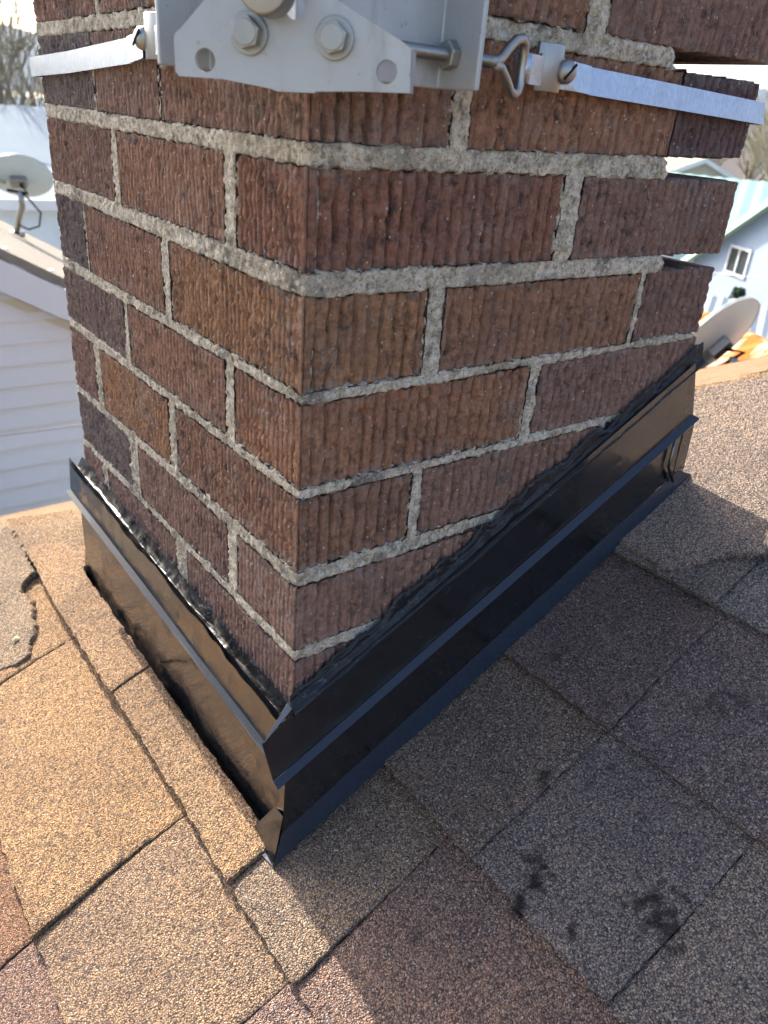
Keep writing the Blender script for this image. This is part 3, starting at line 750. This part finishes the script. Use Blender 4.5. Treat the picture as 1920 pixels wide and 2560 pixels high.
def dens(pts, k):
    out = []
    for a, c in zip(pts[:-1], pts[1:]):
        for i in range(k): out.append(tuple(np.array(a) + (np.array(c) - np.array(a)) * i / k))
    out.append(pts[-1]); return out
sr = dens([(.168, -.0115, .3893), (.19, -.0072, .3890), (.2058, -.0045, .3886), (.305, -.0026, .3864), (.4275, -.0026, .3832), (.4312, .0005, .3830)], 14) + dens([(.4315, .003, .383), (.4315, .47, .376), (.428, .478, .376)], 12)[0:] + dens([(.424, .4785, .376), (.01, .4785, .3735), (-.001, .4785, .3735), (-.0042, .476, .3734)], 12) + dens([(-.0042, .474, .3734), (-.0030, .37, .3778), (-.0045, .226, .3855), (-.0080, .20, .3870), (-.0115, .172, .3880)], 14)
band(sr, GALV, 'band')
band([(.146, -.0168, .3902), (.165, -.0135, .3898), (.19, -.0086, .3893), (.2062, -.0056, .3889)], GALV, 'band_tail', .0079)
band([( -.0060, .2262, .3857), (-.0095, .20, .3872), (-.0142, .178, .3882)], GALV, 'band_tail', .0079)
for side in (1, -1):
    b = MB(); prof = [(.1425, -.0190), (.1450, -.0158), (.1500, -.0172), (.1580, -.0195), (.1650, -.0178), (.1680, -.0125)] if side > 0 else [(.1420, -.0190), (.1450, -.0158), (.1500, -.0190), (.1600, -.0200), (.1660, -.0178), (.1690, -.0120)]
    n = len(prof); V = []
    for (x, y) in prof:
        for z_ in (.3790, .4040): V += [sw((x, y, z_), side), sw((x, y + .0022, z_), side)]
    F = []
    for i in range(n - 1):
        a, c = i * 4, i * 4 + 4; F += [[a, c, c + 2, a + 2], [a + 1, a + 3, c + 3, c + 1], [a, a + 1, c + 1, c], [a + 2, c + 2, c + 3, a + 3]]
    F += [[0, 2, 3, 1], [4 * n - 4, 4 * n - 3, 4 * n - 1, 4 * n - 2]]
    b.add(V, F, True); b.build('clamp_plate', GALV_DULL, strap, bevel=.0006)
    b = MB(); b.tube([sw((.1290, -.0200, .3815), side), sw((.1290, -.0200, .3965), side)], .0047, 16); b.prism([sw((.129, -.0240, .3815), side), sw((.146, -.0195, .3815), side), sw((.146, -.0195, .3965), side), sw((.129, -.0240, .3965), side)], sw((.0005, .0012, 0), side))
    b.build('band_sleeve', GALV, strap)
    # slotted round-head screw
    c = np.array(sw((.1675, -.0190, .3905), side)); nv = np.array(sw((-.25, -1, 0), side)); nv = nv / np.linalg.norm(nv)
    a_ = np.cross(nv, [0, 0, 1]); a_ /= np.linalg.norm(a_); bz = np.cross(nv, a_)
    b = MB(); an = np.linspace(0, 2 * math.pi, 29)[:, None]; e = np.linspace(0, math.pi / 2, 8)[None, :]; r = .0066
    Pd = c + (np.sin(e) * np.cos(an) * r)[..., None] * a_ + (np.sin(e) * np.sin(an) * r)[..., None] * bz + (np.cos(e) * .0045 + 0 * an)[..., None] * nv
    b.grid(Pd, flip=side > 0); b.tube([c - nv * .008, c + nv * .0004], .0066, 24)
    scw = b.build('slotted_screw', GALV_DULL, strap)
    b = MB(); dr = a_ * math.cos(.85) + bz * math.sin(.85); dp = np.cross(nv, dr)
    q0 = c + nv * .0040; b.prism([q0 - dr * .0056 - dp * .0007, q0 + dr * .0056 - dp * .0007, q0 + dr * .0056 + dp * .0007, q0 - dr * .0056 + dp * .0007], nv * .0007)  # raised dark strip stands in for the shade inside the slot
    so = b.build('slot_shade_strip', DARK, scw)

# ------------------------------------------------------------------ neighbours
WHITE_SIDING = simple('white_vinyl_siding', (.56, .57, .58), .5, 0, .04, 1.5)
WHITE_TRIM = simple('white_painted_trim', (.50, .53, .56), .45, 0, .05, 2)
def metal_roof(name, c, rust=None, pitch=.15, ax=0):
    c = tuple(q * .48 for q in c); t = NT(name); t.setp(Roughness=.9); t.p.inputs['Specular IOR Level'].default_value = .08
    base = t.mix(t.noise(1.2, 4), tuple(x * .85 for x in c), c)
    if rust: base = t.mix(t.ramp(t.noise(1.0, 5, .7, vec=t.mapping((1.2, 5, 1))), [(.42, 0.), (.5, 1.)]), base, rust)
    t.base(base); return t.m
GREY_SHG = simple('weathered_grey_shingles', (.19, .175, .15), .9, 0, .3, 14, .01, 60)
# white gable house, left
wh = empty('house', (-1.2, 6, -4.7), 'white clapboard house with a shingled gable roof left of the chimney', 'house')
YW = 3.85; RX, RZ, RSL = .65, -.36, .56
def rk(x): return RZ - RSL * (x - RX)
b = MB(); ex = .114; zc = -4.6; xl, xr = -5.5, 3.2
xm = -1.6                                                          # apex
def roof_at(x): return rk(x) if x > xm else rk(xm) - RSL * (xm - x)
while zc < rk(xm) - .1:
    z1 = zc + ex
    zz_ = min(z1, rk(xm) - .1)
    a0 = max(xl, xm - (rk(xm) - zz_) / RSL); a1 = min(xr, xm + (rk(xm) - zz_) / RSL)
    if a1 > a0:
        b.prism([(a0, YW, z1 + .012), (a1, YW, z1 + .012), (a1, YW - .026, zc), (a0, YW - .026, zc)], (0, .03, 0))
    zc = z1
b.build('wall', WHITE_SIDING, wh)
b = MB(); b.box((xl, YW + .03, -4.7), (xr, 9.8, rk(xr) - .12)); b.build('wall', WHITE_SIDING, wh)
b = MB()
for s_ in (1, -1):
    x_end = xm + s_ * 5.4
    e0 = np.array([xm, YW - .12, rk(xm)]); e1 = np.array([x_end, YW - .12, rk(xm) - RSL * 5.4])
    b.prism([e0, e1, e1 + [0, 6.2, 0], e0 + [0, 6.2, 0]][::s_], (0, 0, -.05))
rf_ = b.build('roof', GREY_SHG, wh)
b = MB()
for s_ in (1, -1):
    x_end = xm + s_ * 5.4; e0 = np.array([xm, YW - .125, rk(xm) - .055]); e1 = np.array([x_end, YW - .125, rk(xm) - RSL * 5.4 - .055])
    b.prism([e0, e1, e1 - [0, 0, .16], e0 - [0, 0, .16]], (0, .03, 0))
b.build('rake_board', WHITE_TRIM, wh)
b = MB()
for s_ in (1, -1):
    x_end = xm + s_ * 5.4; e0 = np.array([xm, YW - .018, rk(xm) - .23]); e1 = np.array([x_end, YW - .018, rk(xm) - RSL * 5.4 - .23])
    b.prism([e0, e1, e1 - [0, 0, .05], e0 - [0, 0, .05]], (0, .002, 0))
b.build('frieze_trim', simple('cream_trim', (.48, .45, .36), .6), wh)
# satellite dishes
def dish(name_lbl, c, axis, upv, rad, foot, arm, mirror=1):
    root = empty('satellite_dish', foot, name_lbl, 'satellite dish', 'satellite dishes on neighbouring roofs')
    ax = Vector(axis).normalized(); u = (Vector(upv) - ax * ax.dot(Vector(upv))).normalized(); v = ax.cross(u); c = Vector(c)
    an = np.linspace(0, 2 * math.pi, 49)[:, None]; r = np.concatenate([np.linspace(0, 1, 14), [1.02, 1.02]])[None, :]
    dep = np.concatenate([.16 * np.linspace(0, 1, 14) ** 2, [.16, .145]])[None, :] * rad
    U3 = np.array(u); V3 = np.array(v); A3 = np.array(ax)
    Pd = np.array(c) + (np.cos(an) * r * rad * 1.1)[..., None] * U3 + (np.sin(an) * r * rad)[..., None] * V3 + (dep + 0 * an)[..., None] * A3
    b = MB(); b.grid(Pd); b.grid(Pd - A3 * .012, flip=True)
    b.build('reflector', simple('light_grey_dish_paint', (.46, .55, .57), .4, 0, .05), root)
    C = np.array(c)
    b = MB(); f3 = np.array(foot, float); k1 = C - A3 * .16 * rad - A3 * .10
    b.tube([f3, f3 + (k1 - f3) * .55 + np.array([0, 0, -.05]), k1 - np.array([0, 0, .12]), k1], .024, 12); b.build('mast', GALV_DULL, root)
    b = MB(); b.prism([C - A3 * .012 + U3 * .05 + V3 * .045, C - A3 * .012 - U3 * .08 + V3 * .045, C - A3 * .012 - U3 * .08 - V3 * .045, C - A3 * .012 + U3 * .05 - V3 * .045], -A3 * .06); b.build('mounting_bracket', GALV_DULL, root, bevel=.01)
    b = MB(); e_ = C - U3 * rad * 1.15 + A3 * rad * 1.0; b.tube([C - U3 * .12 - A3 * .05, C - U3 * rad * 1.15, e_], .014, 8); b.build('feed_arm', GALV_DULL, root)
    b = MB(); b.tube([e_, e_ + (C - e_) / np.linalg.norm(C - e_) * .12], [.035, .045], 14); b.box(e_ - .04, e_ + .04); b.build('receiver_head', simple('receiver_grey', (.35, .35, .36), .5), root)
    b = MB(); b.tube([k1, k1 + [.05, -.05, -.06], k1 + [.12, -.08, -.16], k1 + [.10, -.06, -.27], k1 + [.02, -.03, -.30], f3 + (k1 - f3) * .25], .008, 8); b.tube([C - A3 * .07, C - A3 * .16 + U3 * .06, C - A3 * .13 - U3 * .10], .012, 8); b.build('coaxial_cable', DARK, root)
    b = MB(); b.tube([f3 - [.07, 0, 0], f3, f3 + [.07, 0, .0]], .03, 8); b.build('foot_plate', GALV_DULL, root)
    return root
D_R = 5.0; d1 = np.array([.886, .464]); 
cR = (CAM.x + .8805 * 5.0, CAM.y + .474 * 5.0, CAM.z - .2125 * 5.0)
dish('grey dish seen from behind, right of the chimney above the rusty roof', cR, (.085, .846, .40), (.43, -.08, .90), .268, (CAM.x + .888 * 4.72, CAM.y + .460 * 4.72, -1.44), None)
cL = (CAM.x + .236 * 7.6, CAM.y + .972 * 7.6, CAM.z - .095 * 7.6)
dish('round dish on the grey shingled roof, left of the chimney', cL, (.30, .72, .66), (.96, -.28, .12), .225, (CAM.x + .224 * 8.0, CAM.y + .975 * 8.0, rk(CAM.x + .224 * 8.0) + .0), None)

def shed(label, cx, cy, rot, w, d, zbase, zeave, zridge, mw, mr, trim=None, name='house', cat='house', win=(), group=None, corr=0, over=.3):
    """gabled building; ridge runs along local x"""
    root = empty(name, (cx, cy, zbase), label, cat, group)
    ca, sa = math.cos(rot), math.sin(rot)
    def W(p): return np.array([cx + p[0] * ca - p[1] * sa, cy + p[0] * sa + p[1] * ca, p[2]])
    b = MB(); hw, hd = w / 2, d / 2
    v = [W(p) for p in [(-hw, -hd, zbase), (hw, -hd, zbase), (hw, hd, zbase), (-hw, hd, zbase), (-hw, -hd, zeave), (hw, -hd, zeave), (hw, hd, zeave), (-hw, hd, zeave), (-hw, 0, zridge - .05), (hw, 0, zridge - .05)]]
    b.add(v, [[0, 1, 5, 4], [1, 2, 6, 9, 5], [2, 3, 7, 6], [3, 0, 4, 8, 7], [0, 3, 2, 1]], False); b.build('wall', mw, root)
    b = MB(); sl = (zridge - zeave) / hd; e = hd + over
    n = max(2, int(w / corr) * 2) if corr else 2
    for sgn in (-1, 1):
        xs_ = np.linspace(-hw - over, hw + over, n + 1); V0 = []; V1 = []
        for i, x in enumerate(xs_):
            k = (.03 if (i % 2 and corr) else 0)
            V0.append(W((x, 0, zridge + k))); V1.append(W((x, sgn * e, zridge - sl * e + k)))
        P = np.stack([V0, V1]); b.grid(P, smooth=False); b.grid(P - np.array([0, 0, .07]), smooth=False)
    rf = b.build('roof', mr, root)
    if trim:
        b = MB()
        for sx in (-1, 1):
            for sgn in (-1, 1):
                a0 = W((sx * (hw + over), 0, zridge + .02)); a1 = W((sx * (hw + over), sgn * e, zridge - sl * e + .02))
                b.prism([a0, a1, a1 - [0, 0, .2], a0 - [0, 0, .2]], W((sx * (hw + over + .04), 0, 0)) - W((sx * (hw + over), 0, 0)))
        for sgn in (-1, 1):
            a0 = W((-hw - over, sgn * e, zridge - sl * e)); a1 = W((hw + over, sgn * e, zridge - sl * e))
            b.prism([a0, a1, a1 - [0, 0, .16], a0 - [0, 0, .16]], W((0, sgn * (e + .04), 0)) - W((0, sgn * e, 0)))
        b.build('trim', trim, root)
    for (face, a, z0, ww, wh_) in win:
        fr_ = MB(); pn = MB()
        if face == 'front': f = lambda x, o, z_: W((x, -hd - o, z_))
        else: f = lambda x, o, z_: W((-hw - o, x, z_))
        def rect(m_, x0, x1, za, zb, o0, o1):
            m_.prism([f(x0, o0, za), f(x1, o0, za), f(x1, o0, zb), f(x0, o0, zb)], f(x0, o1, za) - f(x0, o0, za))
        rect(fr_, a, a + ww, z0, z0 + .07, .0, .05); rect(fr_, a, a + ww, z0 + wh_ - .07, z0 + wh_, .0, .05)
        for xx in (a, a + ww / 2 - .03, a + ww - .07): rect(fr_, xx, xx + .065, z0 + .071, z0 + wh_ - .071, 0, .048)
        rect(pn, a + .05, a + ww - .05, z0 + .05, z0 + wh_ - .05, .0, .015)
        wobj = fr_.build('window', WHITE_TRIM, root); pn.build('pane', GLASS, wobj)
    return root
t = NT('dark_window_glass'); t.setp(Base_Color=(.03, .04, .045), Roughness=.35, IOR=1.2); GLASS = t.m
BLUEW = simple('pale_blue_painted_siding', (.22, .29, .40), .6, 0, .05, .4)
TEAL = simple('pale_teal_trim', (.36, .58, .56), .5)
def at(az, dist, z): a = math.radians(az); return (CAM.x + math.cos(a) * dist, CAM.y + math.sin(a) * dist, z)
# right side: pale blue gabled house (gable end faces the camera), its neighbours
shed('pale blue house with teal gable trim and a white framed window', 24.2, 7.13, math.radians(-28.7), 9.0, 9.3, -4.7, -2.9, -.1, BLUEW, metal_roof('pale_teal_metal_roof', (.70, .95, .92)), TEAL, corr=.5, win=[('side', 1.80, -2.98, 1.05, .78), ('side', -1.6, -3.4, .8, 1.2)])
p = at(26.0, 34, 0); shed('low building with a pale teal metal roof behind the pale blue house', p[0], p[1], math.radians(-62), 12, 8, -4.7, -2.3, -.85, simple('pale_teal_wall', (.4, .5, .5), .6), metal_roof('teal_sheet_roof', (.55, .8, .78)), TEAL, corr=.5)
p = at(22.5, 46, 0); shed('blue-grey metal roofed building beyond the pale blue house', p[0], p[1], math.radians(8), 9, 8, -4.7, -2.4, -1.0, simple('blue_grey_wall', (.33, .40, .50), .6), metal_roof('blue_metal_roof', (.40, .6, .85)), WHITE_TRIM, corr=.8)
p = at(30.0, 13.2, 0); shed('low shed with a pale corrugated metal roof behind the right-hand dish', p[0] + 1.8, p[1] - 1.2, math.radians(118), 9, 4.4, -4.7, -2.45, -1.95, simple('grey_shed_wall', (.4, .42, .44), .7), metal_roof('corrugated_pale_roof', (.50, .60, .68)), None, 'shed', 'shed', corr=.16)
p = at(25.0, 8.6, 0); shed('low lean-to with an orange rusted striped metal roof', p[0] + .45, p[1] - .35, math.radians(60), 4.4, 2.3, -4.7, -2.0, -1.62, simple('weathered_board_wall', (.3, .25, .2), .8), metal_roof('rusted_metal_roof', (1.3, 1.15, .8), (.42, .13, .03)), None, 'shed', 'shed', corr=.30)
p = at(28.6, 5.3, 0); shed('pale blue patio cover just behind the right flashing', p[0] + .1, p[1] - .1, math.radians(40), 1.6, 1.5, -4.7, -1.62, -1.50, simple('patio_post_white', (.6, .62, .62), .6), metal_roof('patio_roof', (.55, .66, .74)), TEAL, 'patio_cover', 'shed')
p = at(33.0, 48, 0); shed('grey house far beyond the gap in the brick joints', p[0], p[1], math.radians(40), 12, 9, -4.7, -2.5, -.4, simple('taupe_wall', (.36, .33, .29), .7), GREY_SHG, WHITE_TRIM)
p = at(31.0, 62, 0); shed('white house far beyond, half hidden by bare trees', p[0], p[1], math.radians(-20), 12, 9, -4.7, -1.9, .6, simple('offwhite_wall', (.62, .6, .56), .7), simple('tan_roof', (.3, .24, .19), .8), WHITE_TRIM)
# left side: white garage, blue-grey roofs
p = at(76.5, 14.5, 0); shed('white panelled garage wall behind the left-hand dish', p[0], p[1] + 2, math.radians(-8), 7, 4, -4.7, -1.25, -1.0, simple('white_vertical_panels', (.45, .52, .58), .5), metal_roof('dull_garage_roof', (.45, .52, .56)), WHITE_TRIM, 'garage', 'garage')
p = at(76.5, 24, 0); shed('long building with a blue-grey metal roof and white eave, far left', p[0] - 1.5, p[1] + 2, math.radians(-3), 22, 9, -4.7, -1.25, -.25, simple('slate_blue_wall', (.30, .37, .44), .7), metal_roof('blue_grey_metal_roof', (.36, .46, .54)), WHITE_TRIM, corr=.6)
p = at(78, 44, 0); shed('farther blue roofed building below the bare trees, far left', p[0], p[1], math.radians(4), 26, 10, -4.7, -1.6, -.3, simple('slate_blue_wall_far', (.34, .40, .46), .7), metal_roof('far_blue_roof', (.34, .46, .56)), WHITE_TRIM, corr=.8)

# bare winter trees
BARK = simple('grey_brown_bark', (.16, .13, .095), .9, 0, .3, 3)
TWIG = simple('pale_twigs', (.24, .21, .15), .9, 0, .3, 3)
def bare_tree(loc, H, seed, label, spread=.42, depth=5):
    rr = random.Random(seed); root = empty('bare_tree', loc, label, 'tree', 'bare winter trees'); tr = MB(); cr_ = MB()
    def grow(p, d, L, r, lvl):
        k = 3; pts = [p]; q = p.copy(); dd = d.copy()
        for i in range(k):
            dd = (dd + Vector((rr.uniform(-1, 1), rr.uniform(-1, 1), rr.uniform(-.2, .6))) * .12).normalized(); q = q + dd * L / k; pts.append(q.copy())
        rs = [r * (1 - .35 * i / k) for i in range(k + 1)]
        (tr if lvl < 2 else cr_).tube(pts, rs, 6 if lvl < 2 else 3, cap=False)
        if lvl >= depth: return
        for i in range(rr.choice([3, 3, 4]) if lvl else 5):
            a = rr.uniform(0, 6.28); sp = spread * rr.uniform(.6, 1.5)
            nd = (dd + Vector((math.cos(a), math.sin(a), rr.uniform(-.1, .5))) * sp).normalized()
            st = pts[rr.choice([1, 2, 3])] if lvl else pts[rr.choice([2, 3])]
            grow(st, nd, L * rr.uniform(.62, .82), max(r * .55, .006), lvl + 1)
    grow(Vector(loc), Vector((0, 0, 1)), H * .36, H * .018, 0)
    tr.build('trunk', BARK, root); cr_.build('crown', TWIG, root)
for i, (az, dd, H, lb) in enumerate([(76.9, 30, 9.5, 'tall bare tree at the far left edge of the view'), (75.2, 36, 8.0, 'slimmer bare tree beside the chimney at far left'), (78.5, 39, 9.0, 'bare tree beyond the far left building'),
                                (27.0, 38, 8.0, 'bare tree behind the pale blue house at far right'), (29.2, 45, 7.5, 'bare tree seen below the strap at far right'), (32.4, 52, 7.0, 'bare tree seen through the gap between the top bricks'), (34.6, 58, 7.0, 'distant bare tree seen left in the brick gap'), (25.0, 50, 8.0, 'bare tree beyond the blue metal roof')]):
    bare_tree(at(az, dd, -4.7), H, 40 + i, lb)
# evergreen shrub and dry shrub by the blue house
def shrub(loc, r, h, n, mat, name, label, seed, cat='shrub'):
    rr = random.Random(seed); root = empty(name, loc, label, cat); b = MB(); q = []
    V = []; F = []
    for i in range(n):
        a = rr.uniform(0, 6.28); z_ = rr.random(); rad = r * (1 - .75 * z_) * math.sqrt(rr.random()) * rr.uniform(.8, 1.15)
        c = Vector((loc[0] + math.cos(a) * rad, loc[1] + math.sin(a) * rad, loc[2] + z_ * h)); s_ = rr.uniform(.03, .08)
        u = Vector((rr.uniform(-1, 1), rr.uniform(-1, 1), rr.uniform(-1, 1))).normalized() * s_; w = u.cross(Vector((rr.uniform(-1, 1), rr.uniform(-1, 1), 1))).normalized() * s_ * .6
        k = len(V); V += [tuple(c - u), tuple(c + w), tuple(c + u), tuple(c - w)]; F.append([k, k + 1, k + 2, k + 3])
    b.add(V, np.array(F), False); b.build('foliage', mat, root)
    b = MB(); b.tube([loc, (loc[0], loc[1], loc[2] + h * .7)], [.06, .02], 8); b.build('stem', BARK, root)
shrub(at(27.9, 22.5, -4.7), .5, 1.7, 5000, simple('dark_evergreen_leaf', (.04, .07, .04), .7), 'evergreen_shrub', 'narrow dark evergreen in front of the pale blue house', 3)
shrub(at(28.9, 21.5, -4.7), .8, 1.1, 3500, simple('dry_brown_leaf', (.34, .29, .22), .9), 'dry_shrub', 'dry twiggy shrub left of the dark evergreen', 4)
# cables
def cable(p0, p1, sag, r, label):
    P0, P1 = np.array(p0), np.array(p1); pts = [P0 + (P1 - P0) * t - np.array([0, 0, sag * 4 * t * (1 - t)]) for t in np.linspace(0, 1, 30)]
    b = MB(); b.tube(pts, r, 6); tag(b.build('overhead_cable', simple('cable_sheath', (.42, .42, .40), .6)), label, 'cable', 'overhead cables')
cable((CAM.x + .1 * 3.4, CAM.y + .995 * 3.4, CAM.z - .395 * 3.4), (1.9, 2.9, -.95), .02, .004, 'thin grey cable crossing in front of the white clapboard wall')
cable(at(20, 14, -1.35), at(36, 17, -1.9), .1, .012, 'overhead cable crossing in front of the pale blue house')
